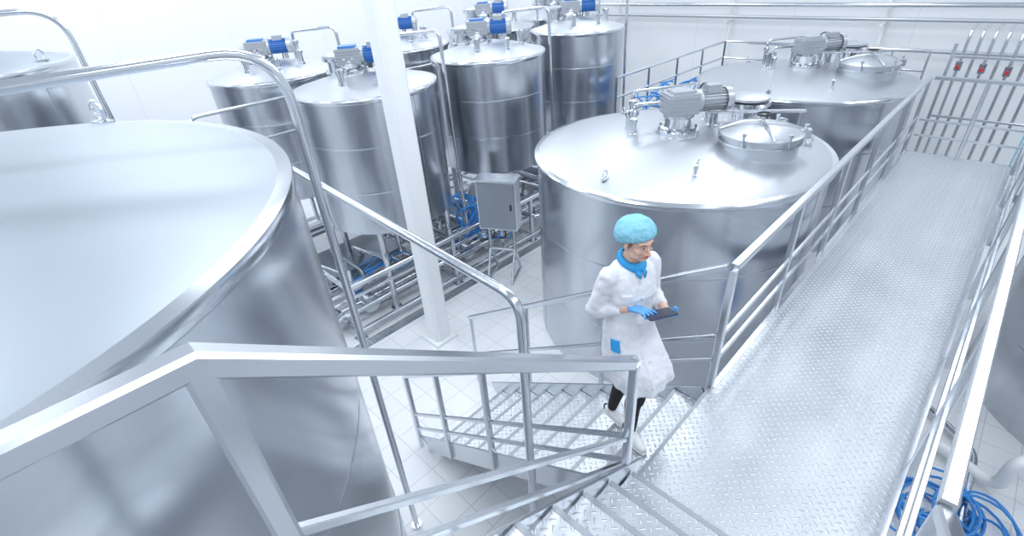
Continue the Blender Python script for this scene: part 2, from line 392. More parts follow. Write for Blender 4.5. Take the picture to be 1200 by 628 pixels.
# ------------------------------------------------------------------ skid frames with pipework
def skid(y0, y1, xa, xb):
    m = MB()
    for x in (xa, xb):
        for z in (0.12, 0.92): m.beam((x, y0, z), (x, y1, z), 0.08, 0.08, STEEL_BAR)
        y = y0
        while y <= y1+0.01:
            m.beam((x, y, 0), (x, y, 0.92), 0.07, 0.07, STEEL_BAR); m.box((x, y, 0.01), (0.16, 0.16, 0.02), STEEL_BAR); y += (y1-y0)/4
    y = y0
    while y <= y1+0.01:
        for z in (0.12, 0.92): m.beam((xa, y, z), (xb, y, z), 0.06, 0.06, STEEL_BAR)
        y += (y1-y0)/4
    m.obj('tank_skid_frame')
skid(2.35, 10.2, -8.05, -5.98)
skid(2.2, 12.3, -10.5, -8.25)
def pipework():
    m = MB(); rnd = random.Random(7)
    for x, z, r in ((-6.25, 0.30, 0.05), (-6.42, 0.30, 0.04), (-6.6, 0.45, 0.05), (-7.1, 0.3, 0.05), (-7.4, 0.4, 0.04), (-7.8, 0.3, 0.05), (-8.15, 0.35, 0.05), (-6.15, 0.62, 0.03)):
        m.tube([(x, 1.9+rnd.random()*0.5, z), (x, 10.3, z)], r, STEEL_PIPE, 12)
    for i in range(26):
        y = 1.9+i*0.32+rnd.random()*0.15; x = -6.15-rnd.random()*0.5
        x2 = x-0.5-rnd.random()*1.1; z = 0.3+rnd.random()*0.3; z2 = 0.5+rnd.random()*0.5
        m.tube(fillet([(x, y, z), (x, y, z2), (x2, y+rnd.uniform(-.3, .3), z2), (x2, y+rnd.uniform(-.3, .3), z)], 0.09), rnd.choice((0.022, 0.03, 0.038)), STEEL_PIPE if i % 3 else STEEL_DARK, 10)
        if i % 2 == 0:
            c = V((x, y, z2)); m.cyl(c+V((0, 0, -0.1)), c+V((0, 0, 0.12)), 0.055, STEEL_PIPE, 14); m.cyl(c+V((0, 0, 0.12)), c+V((0, 0, 0.24)), 0.04, rnd.choice((MOTORBLUE, STEEL_DARK, BLACK)), 12)
    for y in (2.2, 2.8, 4.9, 5.4, 7.6, 9.9):
        c = V((-6.35, y, 0.25)); m.lathe(c, [(0.001, -0.14), (0.14, -0.14), (0.15, 0), (0.15, 0.05), (0.001, 0.06)], STEEL_PIPE, 24, Matrix.Rotation(math.pi/2, 3, 'Y'))
        m.cyl(c+V((-0.05, 0, 0)), c+V((-0.42, 0, 0)), 0.10, MOTORBLUE, 20)
    for y in (3.2, 5.9, 8.6): m.bbox((-7.9, y-0.7, 0.5), (-6.9, y+0.7, 0.62), STEEL_DARK)
    m.obj('process_pipework')
pipework()
def hoses(name, c, ext, n, r, mat, seed):
    rnd = random.Random(seed); m = MB(); c = V(c)
    for i in range(n):
        pts = []
        cx = c+V((rnd.uniform(-1, 1)*ext[0]*0.5, rnd.uniform(-1, 1)*ext[1]*0.5, 0)); R0 = rnd.uniform(0.4, 1.0)
        ph = rnd.random()*6.28; tl = rnd.uniform(-1, 1)
        for k in range(26):
            a = ph+k*0.33
            pts.append((cx.x+math.cos(a)*R0*ext[0]*0.5, cx.y+math.sin(a)*R0*ext[1]*0.5, c.z+ext[2]*(0.5+0.5*math.sin(a*0.7+tl*3))*rnd.uniform(0.96, 1.0)+r))
        m.tube(pts, r, mat, 8)
    return m.obj(name)
hoses('blue_hose_bundle', (-6.35, 4.98, 0.55), (0.4, 0.45, 0.75), 12, 0.013, BLUEHOSE, 3)
hoses('blue_hose_bundle', (-6.55, 3.2, 0.5), (0.35, 0.9, 0.25), 4, 0.012, BLUEHOSE, 9)
hoses('blue_hose_bundle', (-6.3, 7.4, 0.2), (0.5, 0.8, 0.5), 5, 0.012, BLUEHOSE, 8)
hoses('blue_hose_bundle', (0.82, 4.35, 0.0), (0.6, 0.8, 0.2), 14, 0.013, BLUEHOSE, 11)
hoses('blue_hose_bundle', (-5.0, 9.6, 1.9), (0.5, 2.2, 0.6), 9, 0.014, BLUEHOSE, 12)
m = MB()
m.tube(fillet([(0.55, 5.5, 0.12), (1.15, 5.2, 0.12), (1.15, 5.2, 0.55), (1.6, 5.55, 0.55), (2.0, 5.85, 0.55)], 0.16), 0.06, WHITE, 16)
m.tube(fillet([(0.5, 6.0, 0.09), (0.95, 5.6, 0.09), (0.95, 3.0, 0.09)], 0.16), 0.04, STEEL_PIPE, 16)
m.obj('floor_pipe')
m = MB(); m.bbox((1.45, 4.2, 0), (1.95, 4.6, 0.75), STEEL_BAR); m.bbox((1.43, 4.18, 0.75), (1.97, 4.62, 0.79), STEEL_BAR); m.cyl((1.7, 4.18, 0.5), (1.7, 4.14, 0.5), 0.03, RED, 12)
m.obj('pump_housing')
m = MB()
m.bbox((-5.88, 1.0, 0), (-5.70, 12.0, 0.006), STEEL_BAR)
y = 1.05
while y < 11.95: m.bbox((-5.86, y, 0.006), (-5.72, y+0.02, 0.012), DRAIN); y += 0.045
m.obj('floor_drain')

# ------------------------------------------------------------------ column
m = MB(); m.beam((-5.05, 3.16, 0), (-5.05, 3.16, ZC), 0.27, 0.27, WHITE); m.box((-5.05, 3.16, 0.02), (0.38, 0.38, 0.04), WHITE)
m.obj('support_column')

# ------------------------------------------------------------------ control cabinet
e = empty('control_cabinet'); m = MB(); cb = V((-5.5, 5.02, 0))
R = Matrix.Rotation(math.radians(28), 3, 'Z')
m.box(cb+V((0, 0, 1.42)), (0.66, 0.28, 0.86), STEEL_BAR, R)
m.box(cb+R @ V((0, -0.15, 0))+V((0, 0, 1.42)), (0.62, 0.02, 0.80), STEEL_DARK, R)
m.box(cb+R @ V((0.25, -0.165, 0))+V((0, 0, 1.42)), (0.03, 0.02, 0.1), BLACK, R)
m.box(cb+V((0, 0, 1.86)), (0.70, 0.32, 0.02), STEEL_BAR, R)
for sx in (-0.22, 0.22):
    m.beam(cb+R @ V((sx, 0, 0.5)), cb+R @ V((sx, 0, 1.05)), 0.05, 0.05, STEEL_BAR)
    m.beam(cb+R @ V((sx, 0, 0.55)), cb+R @ V((sx, -0.28, 0.03)), 0.045, 0.045, STEEL_BAR)
    m.beam(cb+R @ V((sx, 0, 0.55)), cb+R @ V((sx, 0.28, 0.03)), 0.045, 0.045, STEEL_BAR)
    m.beam(cb+R @ V((sx, -0.3, 0.02)), cb+R @ V((sx, 0.3, 0.02)), 0.045, 0.04, STEEL_BAR)
m.beam(cb+R @ V((-0.22, 0, 0.55)), cb+R @ V((0.22, 0, 0.55)), 0.045, 0.045, STEEL_BAR)
for k in range(4): m.tube(fillet([cb+R @ V((-0.15+k*0.1, 0.02, 1.03)), cb+R @ V((-0.15+k*0.1, 0.1, 0.7)), cb+V((-0.6, 0.1*k, 0.5))], 0.15), 0.012, BLUEHOSE if k % 2 else BLACK, 8)
m.obj('cabinet_and_stand', e)

# ------------------------------------------------------------------ catwalk, stairs, rails
CW = 1.86; RUN = 2.70/11; RISE = CW/11; UR = 1.22/7; URUN = 1.73/7; UP = CW+1.22
XL, XR = -0.95, 0.30
e = empty('metal_catwalk'); m = MB()
m.bbox((XL, 1.60, CW-0.015), (XR, 9.6, CW), CHECKER); m.obj('deck_plate', e)
m = MB()
m.bbox((XL-0.01, 2.95, CW-0.16), (XL+0.03, 9.6, CW+0.004), STEEL_BAR); m.bbox((XR-0.03, 0.0, CW-0.16), (XR+0.01, 9.6, CW+0.004), STEEL_BAR)
m.bbox((XL, 9.57, CW-0.16), (XR, 9.61, CW+0.004), STEEL_BAR); m.bbox((XL, 1.78, CW-0.16), (XL+0.02, 2.95, CW-0.016), STEEL_BAR)
m.bbox((XL-0.012, 1.80, CW-0.045), (XL+0.012, 2.92, CW+0.002), NOSING)
for y in (2.2, 3.4, 4.6, 5.8, 7.0, 8.2, 9.4): m.beam((XL, y, CW-0.08), (XR, y, CW-0.08), 0.06, 0.10, STEEL_DARK)
for y in (2.9, 6.2, 9.4):
    for x in (XL+0.05, XR-0.05): m.beam((x, y, 0), (x, y, CW-0.1), 0.08, 0.08, STEEL_BAR); m.box((x, y, 0.01), (0.2, 0.2, 0.02), STEEL_BAR)
m.obj('support_frame', e)
e = empty('upper_platform'); m = MB()
m.bbox((XL, -3.2, UP-0.015), (1.3, 0.04, UP), CHECKER); m.obj('deck_plate', e)
m = MB(); m.bbox((XL-0.02, -3.2, UP-0.16), (XL, 0.04, UP+0.004), STEEL_BAR); m.bbox((XL, 0.02, UP-0.16), (1.3, 0.04, UP-0.02), STEEL_BAR)
for y in (-3.0, -0.1):
    for x in (XL+0.05, 1.2): m.beam((x, y, 0), (x, y, UP-0.02), 0.08, 0.08, STEEL_BAR)
m.obj('support_frame', e)

e = empty('metal_staircase'); m = MB()
for i in range(1, 11):
    z = CW-RISE*i; xa = XL-RUN*i; xb = XL-RUN*(i-1)
    m.bbox((xa-0.02, 1.80, z-0.006), (xb+0.01, 2.90, z), CHECKER)
    m.bbox((xa-0.022, 1.80, z-0.045), (xa+0.008, 2.90, z+0.002), NOSING)
    m.bbox((xb-0.004, 1.80, z), (xb, 2.90, z+RISE-0.045), STEEL_DARK)
m.obj('treads', e)
m = MB()
for y in (1.785, 2.915):
    m.beam((XL, y, CW-0.10), (XL-2.62, y, 0.08), 0.02, 0.22, STEEL_BAR)
m.obj('stringers', e)
e = empty('metal_staircase'); m = MB()
for i in range(1, 7):
    z = CW+UR*i; yb = 1.77-URUN*(i-1); ya = 1.77-URUN*i
    m.bbox((XL+0.02, ya-0.01, z-0.006), (XR-0.02, yb+0.02, z), CHECKER)
    m.bbox((XL+0.02, yb-0.008, z-0.045), (XR-0.02, yb+0.022, z+0.002), NOSING)
    m.bbox((XL+0.02, yb-0.004, z-UR), (XR-0.02, yb, z-0.045), STEEL_DARK)
m.obj('treads', e)
m = MB()
for x in (XL, XR): m.beam((x, 1.85, CW+0.05), (x, 0.03, UP-0.05), 0.02, 0.26, STEEL_BAR)
m.obj('stringers', e)

def railing(name, pts, posts, h=1.1, mids=(0.27, 0.50), top=(0.06, 0.05), post=0.05, drop=0.0):
    m = MB(); pts = [V(p) for p in pts]; Uz = V((0, 0, 1))
    d = (pts[1]-pts[0]); side = V((d.x, d.y, 0)).cross(Uz).normalized()
    m.sqpath([p+Uz*h for p in pts], top[0], top[1], STEEL_BAR, side)
    for z in mids: m.sqpath([p+Uz*z for p in pts], 0.028, 0.032, STEEL_BAR, side)
    for sgi, t in posts:
        p = pts[sgi].lerp(pts[sgi+1], t); m.sqpath([p-Uz*drop, p+Uz*(h-0.02)], post, post, STEEL_BAR, side)
    return m.obj(name)
railing('guard_railing', [(XL-0.01, 2.96, CW), (XL-0.01, 9.55, CW)], [(0, t) for t in (0.0, 0.2, 0.4, 0.6, 0.8, 1.0)], drop=0.1)
railing('guard_railing', [(XR+0.03, 1.84, CW), (XR+0.03, 9.55, CW)], [(0, t) for t in (0.0, 0.17, 0.34, 0.5, 0.67, 0.83, 1.0)], drop=0.1)
railing('guard_railing', [(XL+0.04, 9.57, CW), (XR, 9.57, CW)], [(0, 0.5)], drop=0.1)
railing('stair_railing', [(XL-0.023, 1.765, CW), (-3.65, 1.765, CW-(3.65-0.973)*0.68)], [(0, t) for t in (0.0, 0.5, 0.77, 1.0)], drop=0.13)
railing('stair_railing', [(XL-0.035, 2.935, CW+0.01), (-3.95, 2.935, CW-(3.95-0.99)*0.69+0.14)], [(0, t) for t in (0.33, 0.66, 0.99)], drop=0.12, post=0.04, top=(0.045, 0.045))
railing('stair_railing', [(-0.973, 1.735, CW), (-0.973, 0.047, UP), (-0.973, -3.1, UP)], [(1, 0.0), (1, 0.45), (1, 0.95)], drop=0.08, post=0.06, top=(0.062, 0.06))
railing('stair_railing', [(XR+0.03, 1.79, CW), (XR+0.03, 0.047, UP)], [(0, 1.0)], drop=0.08, post=0.05, top=(0.06, 0.06))

def pipe_rail(pts, r, fil=0.22, feet=(), extra=()):
    m = MB(); m.tube(fillet(pts, fil, 9), r, STEEL_PIPE, 18)
    for f in feet: m.cyl(V(f), V(f)+V((0, 0, 0.02)), r*1.8, STEEL_PIPE, 20)
    for ex in extra: m.tube(ex, r*0.8, STEEL_PIPE, 14)
    m.obj('pipe_handrail')
pipe_rail([(-2.9, -3.2, 4.5), (-2.9, 1.14, 4.5), (-2.9, 1.14, 0)], 0.028, 0.34, feet=[(-2.9, 1.14, 0)])
pipe_rail([(-5.9, 1.6, 3.39), (-1.65, 1.6, 3.14), (-1.65, 1.6, 0)], 0.032, 0.16, feet=[(-1.65, 1.6, 0)], extra=[[(-5.9, 1.6, 0), (-5.9, 1.6, 3.39)]])
pipe_rail([(-8.0, -3.2, 4.67), (-8.0, 0.87, 4.67), (-8.0, 0.87, 0)], 0.03, 0.35, feet=[(-8.0, 0.87, 0)])
pipe_rail([(-8.13, 1.7, 0), (-8.13, 1.7, 3.22), (-8.13, 10.5, 3.22)], 0.028, 0.15, extra=[[(-8.13, 1.7, 2.7), (-8.13, 10.5, 2.7)], [(-8.13, 5.1, 0), (-8.13, 5.1, 3.22)], [(-8.13, 7.6, 0), (-8.13, 7.6, 3.22)], [(-8.13, 10.5, 0), (-8.13, 10.5, 3.22)]])

m = MB()
for z, y, r, xa, xb in ((3.55, 13.15, 0.045, -12, 4.8), (3.3, 13.1, 0.035, -12, 4.8), (3.95, 13.2, 0.04, -12, 4.8), (4.15, 13.2, 0.03, -12, 4.8), (2.75, 13.1, 0.035, -5, 4.8)):
    m.tube([(xa, y, z), (xb, y, z)], r, MOTORGREY if r == 0.035 else STEEL_PIPE, 12)
x = -12
while x < 5:
    m.beam((x, 13.3, 0), (x, 13.3, 4.4), 0.05, 0.05, WHITE); m.beam((x, 13.0, 3.2), (x, 13.38, 3.2), 0.04, 0.04, WHITE); x += 3.2
m.obj('wall_pipe_rack')
m = MB()
for k in range(7):
    x = -0.9+k*0.17; m.tube(fillet([(x, 12.8, 3.28), (x, 12.2-k*0.06, 3.28), (x, 12.2-k*0.06, 0.3), (x-0.4, 12.2-k*0.06, 0.3)], 0.15), 0.026, STEEL_PIPE, 12)
    if k % 2 == 0: m.cyl((x, 12.2-k*0.06, 2.6), (x, 12.2-k*0.06, 2.75), 0.05, STEEL_DARK, 14); m.cyl((x, 12.15-k*0.06, 2.67), (x, 12.07-k*0.06, 2.67), 0.03, RED, 10)
m.tube([(0.35, 12.0, 0.1), (0.35, 12.0, 3.4)], 0.015, simple('pale_blue_air_line', (0.35, 0.68, 0.85), 0, 0.4), 8)
for z in (0.8, 1.9, 2.9): m.beam((-1.0, 11.75, z), (0.5, 11.75, z), 0.04, 0.04, STEEL_BAR)
for x in (-1.0, 0.5): m.beam((x, 11.75, 0), (x, 11.75, 3.1), 0.05, 0.05, STEEL_BAR)
m.obj('valve_manifold')
def frame_rail(pts, z0, h, name='access_railing'):
    m = MB(); pts = [V(p) for p in pts]
    for a, b in zip(pts, pts[1:]):
        for z in (h, h*0.66, h*0.33): m.tube([a+V((0, 0, z0+z)), b+V((0, 0, z0+z))], 0.022, STEEL_PIPE, 10)
        n = max(1, round((b-a).length/1.1))
        for i in range(n+1):
            p = a.lerp(b, i/n); m.tube([V((p.x, p.y, 0)), p+V((0, 0, z0+h))], 0.022, STEEL_PIPE, 10)
    m.obj(name)
frame_rail([(-5.3, 8.0, 0), (-5.3, 12.5, 0), (-1.4, 12.5, 0)], 1.8, 1.05)

# ------------------------------------------------------------------ WOMAN
COAT = simple('white_cotton', (0.79, 0.81, 0.86), 0, 0.8, 0.10, 45)
SKIN = simple('skin', (0.76, 0.48, 0.38), 0, 0.5, 0.02, 80, 0.04)
SKIN.node_tree.nodes['Principled BSDF'].inputs['Subsurface Weight'].default_value = 0.12
SKIN.node_tree.nodes['Principled BSDF'].inputs['Subsurface Radius'].default_value = (0.02, 0.008, 0.004)
CAP = simple('blue_hairnet', (0.27, 0.62, 0.77), 0, 0.75, 0.7, 110, 0.28)
GLOVE = simple('blue_nitrile', (0.12, 0.40, 0.85), 0, 0.4, 0.08, 120, 0.08)
COLLAR = simple('blue_collar_cloth', (0.03, 0.34, 0.72), 0, 0.7, 0.1, 100, 0.08)
PANTS = simple('black_leggings', (0.015, 0.016, 0.02), 0, 0.7, 0.1, 100, 0.1)
SHOE = simple('white_sneaker', (0.85, 0.86, 0.88), 0, 0.5, 0.1, 80, 0.03)
SOLE = simple('dark_sole', (0.05, 0.06, 0.08), 0, 0.6, 0.1, 80, 0.03)
LIP = simple('lips', (0.60, 0.20, 0.20), 0, 0.4)
HAIR = simple('brown_hair', (0.22, 0.11, 0.06), 0, 0.5, 0.6, 200, 0.3)
EYEW = simple('eye_white', (0.8, 0.8, 0.8), 0, 0.2)
IRIS = simple('iris', (0.06, 0.045, 0.04), 0, 0.2)
SCREEN = simple('tablet_shell', (0.03, 0.05, 0.11), 0, 0.3)
GLASS = simple('tablet_glass', (0.02, 0.025, 0.05), 0, 0.25)

AZ = math.radians(-18)
BASE = V((-1.395, 2.36, CW-RISE))
F = V((math.cos(AZ), math.sin(AZ), 0)); Lf = V((-math.sin(AZ), math.cos(AZ), 0)); U = V((0, 0, 1))
def P(f, l, u): return BASE+F*f+Lf*l+U*u
W = empty('factory_worker')
def smooth_path(pts, vals, n=5):
    out = []; ov = []
    P_ = [V(p) for p in pts]; N = len(P_)
    for i in range(N-1):
        p0 = P_[max(0, i-1)]; p1 = P_[i]; p2 = P_[i+1]; p3 = P_[min(N-1, i+2)]
        for k in range(n):
            t = k/n
            q = 0.5*((2*p1)+(p2-p0)*t+(2*p0-5*p1+4*p2-p3)*t*t+(3*p1-p0-3*p2+p3)*t**3)
            out.append(q); ov.append(vals[i]*(1-t)+vals[i+1]*t)
    out.append(P_[-1]); ov.append(vals[-1]); return out, ov
def limb(m, pts, rad, mat, n=5, seg=16):
    a, b = smooth_path(pts, rad, n); m.tube(a, b, mat, seg, round_ends=True)
HIPR, HIPL = P(0.03, -0.065, 0.88), P(0.02, 0.065, 0.88)
KNR, ANR = P(0.25, -0.08, 0.52), P(0.20, -0.055, 0.10)
KNL, ANL = P(0.01, 0.065, 0.42), P(-0.15, 0.05, -0.06)
m = MB()
limb(m, [HIPR, HIPR.lerp(KNR, 0.5)-F*0.015, KNR, KNR.lerp(ANR, 0.35)-F*0.02, ANR], [0.075, 0.074, 0.064, 0.060, 0.038], PANTS)
limb(m, [HIPL, HIPL.lerp(KNL, 0.5), KNL, KNL.lerp(ANL, 0.35)-F*0.03, ANL], [0.075, 0.074, 0.064, 0.060, 0.038], PANTS)
m.ellipsoid(P(0.02, 0, 0.92), (0.08, 0.12, 0.10), PANTS, Matrix.Rotation(AZ, 3, 'Z'))
m.obj('leggings', W, sharp=0, remesh=0.008, smooth=3)
def shoe(ank, zfloor, yaw):
    R = Matrix.Rotation(AZ+yaw, 3, 'Z'); c = V((ank.x, ank.y, zfloor))
    def q(f, l, u): return c+R @ V((f, l, u))
    m = MB()
    limb(m, [q(-0.045, 0, 0.045), q(0.02, 0, 0.052), q(0.09, 0, 0.042), q(0.15, 0.003, 0.034)], [0.036, 0.042, 0.040, 0.030], SHOE)
    limb(m, [q(-0.01, 0, 0.05), q(-0.008, 0, 0.085)], [0.044, 0.042], SHOE)
    m.obj('sneaker', W, sharp=0, remesh=0.005, smooth=2)
    m = MB(); a, b = smooth_path([q(-0.075, 0, 0.013), q(-0.03, 0, 0.013), q(0.04, 0, 0.013), q(0.11, 0.003, 0.013), q(0.175, 0.004, 0.014)], [0.022, 0.036, 0.036, 0.045, 0.022], 5)
    m.tube(a, [0.012]*len(a), SHOE, 16, True, ry=b, up=(0, 0, 1))
    limb(m, [q(-0.058, -0.03, 0.062), q(-0.083, 0, 0.066), q(-0.058, 0.03, 0.062)], [0.007, 0.01, 0.007], SOLE)
    for k in range(3): limb(m, [q(0.04+k*0.022, -0.024, 0.082-k*0.008), q(0.046+k*0.022, 0.0, 0.09-k*0.009), q(0.04+k*0.022, 0.024, 0.082-k*0.008)], [0.003]*3, COAT, 3, 6)
    m.obj('sneaker_sole', W, sharp=0)
shoe(ANR, CW-RISE, -0.1); shoe(ANL, CW-2*RISE, 0.1)
m = MB(); limb(m, [ANR+U*0.03, ANR-U*0.03], [0.036, 0.036], SKIN); limb(m, [ANL+U*0.03, ANL-U*0.03], [0.036, 0.036], SKIN); m.obj('ankles', W, sharp=0)

# tablet frame (needed for the arms); n_ = screen normal, towards her face
T = P(0.285, 0.01, 1.20); ta = math.radians(18)
tx = (Lf*math.cos(0.2)+F*math.sin(0.2)).normalized(); Ft = tx.cross(U).normalized()
ty = Ft*math.cos(ta)+U*math.sin(ta); n_ = ty.cross(tx).normalized()
if n_.z < 0: n_ = -n_
Rt = Matrix((tx, ty, n_)).transposed()
WRL = T+tx*0.105-ty*0.10-n_*0.034; WRR = T-tx*0.125-ty*0.12+n_*0.03
SHR, SHL = P(0.0, -0.16, 1.385), P(0.0, 0.16, 1.385)
ELR, ELL = P(-0.075, -0.225, 1.10), P(-0.02, 0.235, 1.10)
m = MB()
EX = 2.4
def fold(t, u): return math.sin(7*t+u*3)*0.6+math.sin(12*t+1.3-u*4)*0.4
rows = [(1.465, 0.058, 0.06, -0.005, 0), (1.445, 0.085, 0.075, -0.005, 0), (1.425, 0.13, 0.088, -0.005, 0), (1.39, 0.17, 0.10, 0, 0.0), (1.32, 0.18, 0.118, 0.01, 0.01),
        (1.24, 0.174, 0.13, 0.02, 0.015), (1.14, 0.16, 0.118, 0.015, 0.02), (1.05, 0.158, 0.118, 0.018, 0.025), (0.97, 0.175, 0.138, 0.026, 0.025), (0.89, 0.19, 0.16, 0.045, 0.03),
        (0.81, 0.205, 0.19, 0.075, 0.04), (0.74, 0.215, 0.212, 0.105, 0.05), (0.68, 0.22, 0.232, 0.125, 0.06), (0.64, 0.225, 0.243, 0.135, 0.075)]
seg = 64; vs = []; fs = []
for (u, a, b, cf, fd) in rows:
    for k in range(seg):
        t = 2*math.pi*k/seg; c, s = math.cos(t), math.sin(t)
        rr = (abs(c)**EX+abs(s)**EX)**(-1/EX)*(1+fd*fold(t, u))
        uu = u-(0.06*(c*0.5+0.5)*(1 if s < 0 else 0.7) if u < 0.65 else 0)
        vs.append(P(cf+c*rr*b, s*rr*a, uu))
n = len(rows)
for i in range(n-1):
    for k in range(seg):
        k2 = (k+1) % seg; fs.append((i*seg+k, i*seg+k2, (i+1)*seg+k2, (i+1)*seg+k))
fs.append(tuple(reversed(range(seg)))); fs.append(tuple(range((n-1)*seg, n*seg)))
m.add(vs, fs, COAT)
def surf(u, t, off=0.0):
    for (a, b) in zip(rows, rows[1:]):
        if a[0] >= u >= b[0]:
            w_ = (a[0]-u)/(a[0]-b[0]); A, B, cf, fd = [a[j]*(1-w_)+b[j]*w_ for j in (1, 2, 3, 4)]
            c, s = math.cos(t), math.sin(t); rr = (abs(c)**EX+abs(s)**EX)**(-1/EX)*(1+fd*fold(t, u))
            return P(cf+c*(rr*B+off), s*(rr*A+off), u)
def sleeve(sh, el, wr, cut):
    end = el.lerp(wr, cut); mid = sh.lerp(el, 0.5)
    limb(m, [sh, sh.lerp(el, 0.25), mid, sh.lerp(el, 0.8), el, el.lerp(end, 0.35), el.lerp(end, 0.7), end], [0.068, 0.066, 0.060, 0.057, 0.056, 0.055, 0.046, 0.042], COAT, 4, 20)
    for a_, b_, t, r in ((sh, el, 0.80, 0.063), (sh, el, 0.93, 0.064), (el, end, 0.25, 0.060), (el, end, 0.98, 0.047)):
        c = a_.lerp(b_, t); d = (b_-a_).normalized()
        limb(m, [c-d*0.008, c+d*0.008], [r*0.93, r*0.93], COAT, 2, 16)
sleeve(SHR, ELR, WRR, 0.58); sleeve(SHL, ELL, WRL, 0.62)
us = (1.40, 1.3, 1.2, 1.1, 1.0, 0.9, 0.8, 0.7, 0.65)
pl = [surf(u, -0.22, 0.002) for u in us]
m.tube(pl, [0.007]*len(pl), COAT, 8)
o = m.obj('lab_coat', W, sharp=0, remesh=0.0065, smooth=3)
tex = bpy.data.textures.new('cloth_wrinkles', 'CLOUDS'); tex.noise_scale = 0.085; tex.noise_depth = 2
dm = o.modifiers.new('d', 'DISPLACE'); dm.texture = tex; dm.strength = 0.022; dm.mid_level = 0.5; dm.texture_coords = 'LOCAL'
m = MB()
for u in (1.36, 1.25, 1.14, 1.03, 0.92, 0.81):
    p = surf(u, -0.06, 0.010); m.tube([p-F*0.006, p+F*0.004], 0.007, SHOE, 10)
def patch(t0, t1, u0, u1, mat, off=0.006, th=0.008, nn=8):
    vs = []; fs = []
    for lay in (-0.004, off+th):
        for j in range(3):
            for i in range(nn+1): vs.append(surf(u0+(u1-u0)*j/2, t0+(t1-t0)*i/nn, lay))
    K = 3*(nn+1)
    for j in range(2):
        for i in range(nn):
            q = [j*(nn+1)+i, j*(nn+1)+i+1, (j+1)*(nn+1)+i+1, (j+1)*(nn+1)+i]
            fs.append(tuple(q)); fs.append(tuple(x+K for x in reversed(q)))
    per = list(range(nn+1))+[nn+(nn+1)*j for j in (1, 2)]+[2*(nn+1)+i for i in range(nn-1, -1, -1)]+[nn+1]
    for a, b in zip(per, per[1:]+per[:1]): fs.append((a, b, b+K, a+K))
    m.add(vs, fs, mat)
patch(-1.30, -0.95, 0.94, 0.87, COLLAR)
patch(-0.85, -0.45, 1.285, 1.265, COAT, 0.004, 0.006)
m.obj('coat_trim', W, sharp=30)
m = MB(); vs = []; fs = []
K = 40
for k in range(K+1):
    t = math.radians(-165+330*k/K); out = (F*math.cos(t)+Lf*math.sin(t))
    p = P(0.003+0.066*math.cos(t), 0.064*math.sin(t), 1.474-0.026*math.cos(t)); fr = max(0, math.cos(t))**2
    vs += [p-out*0.004+U*0.012, p+out*0.010+U*0.009, p+out*(0.026+0.008*fr)-U*(0.014+0.018*fr), p+out*(0.018+0.010*fr)-U*(0.018+0.020*fr)]
fs = [(k*4+j, k*4+j+1, (k+1)*4+j+1, (k+1)*4+j) for k in range(K) for j in range(3)]
vs += [vs[i] for i in range(4)]; fs += [(K*4+j, K*4+j+1, (K+1)*4+j+1, (K+1)*4+j) for j in range(3)]
m.add(vs, fs, COLLAR)
for s in (-1, 1):
    a = P(0.086, s*0.038, 1.430); b = P(0.110, s*0.006, 1.423); c = P(0.110, s*0.042, 1.402); d = P(0.128, s*0.014, 1.376)
    m.add([a, b, c, d], [(0, 1, 3, 2)], COLLAR)
o = m.obj('collar', W, sharp=0); sd = o.modifiers.new('s', 'SOLIDIFY'); sd.thickness = 0.006; sd.offset = 0

m = MB()
limb(m, [ELR, ELR.lerp(WRR, 0.4), ELR.lerp(WRR, 0.8), WRR], [0.040, 0.038, 0.029, 0.025], SKIN)
limb(m, [ELL, ELL.lerp(WRL, 0.4), ELL.lerp(WRL, 0.8), WRL], [0.040, 0.038, 0.029, 0.025], SKIN)
m.obj('forearms', W, sharp=0)
te = empty('tablet_computer'); m = MB()
def rrect(w, h, r, n=5):
    out = []
    for (sx, sy, a0) in ((1, 1, 0), (-1, 1, 90), (-1, -1, 180), (1, -1, 270)):
        for k in range(n+1):
            a = math.radians(a0+90*k/n); out.append((sx*(w/2-r)+r*math.cos(a), sy*(h/2-r)+r*math.sin(a)))
    return out
def plate(m, c, w, h, th, mat, r=0.01):
    pr = rrect(w, h, r); k = len(pr); vs = [c+Rt @ V((x, y, -th/2)) for x, y in pr]+[c+Rt @ V((x, y, th/2)) for x, y in pr]
    m.add(vs, [(i, (i+1) % k, k+(i+1) % k, k+i) for i in range(k)]+[tuple(reversed(range(k))), tuple(range(k, 2*k))], mat)
plate(m, T, 0.19, 0.13, 0.010, SCREEN); plate(m, T+n_*0.0055, 0.17, 0.11, 0.001, GLASS, 0.004)
m.obj('tablet_body', te)
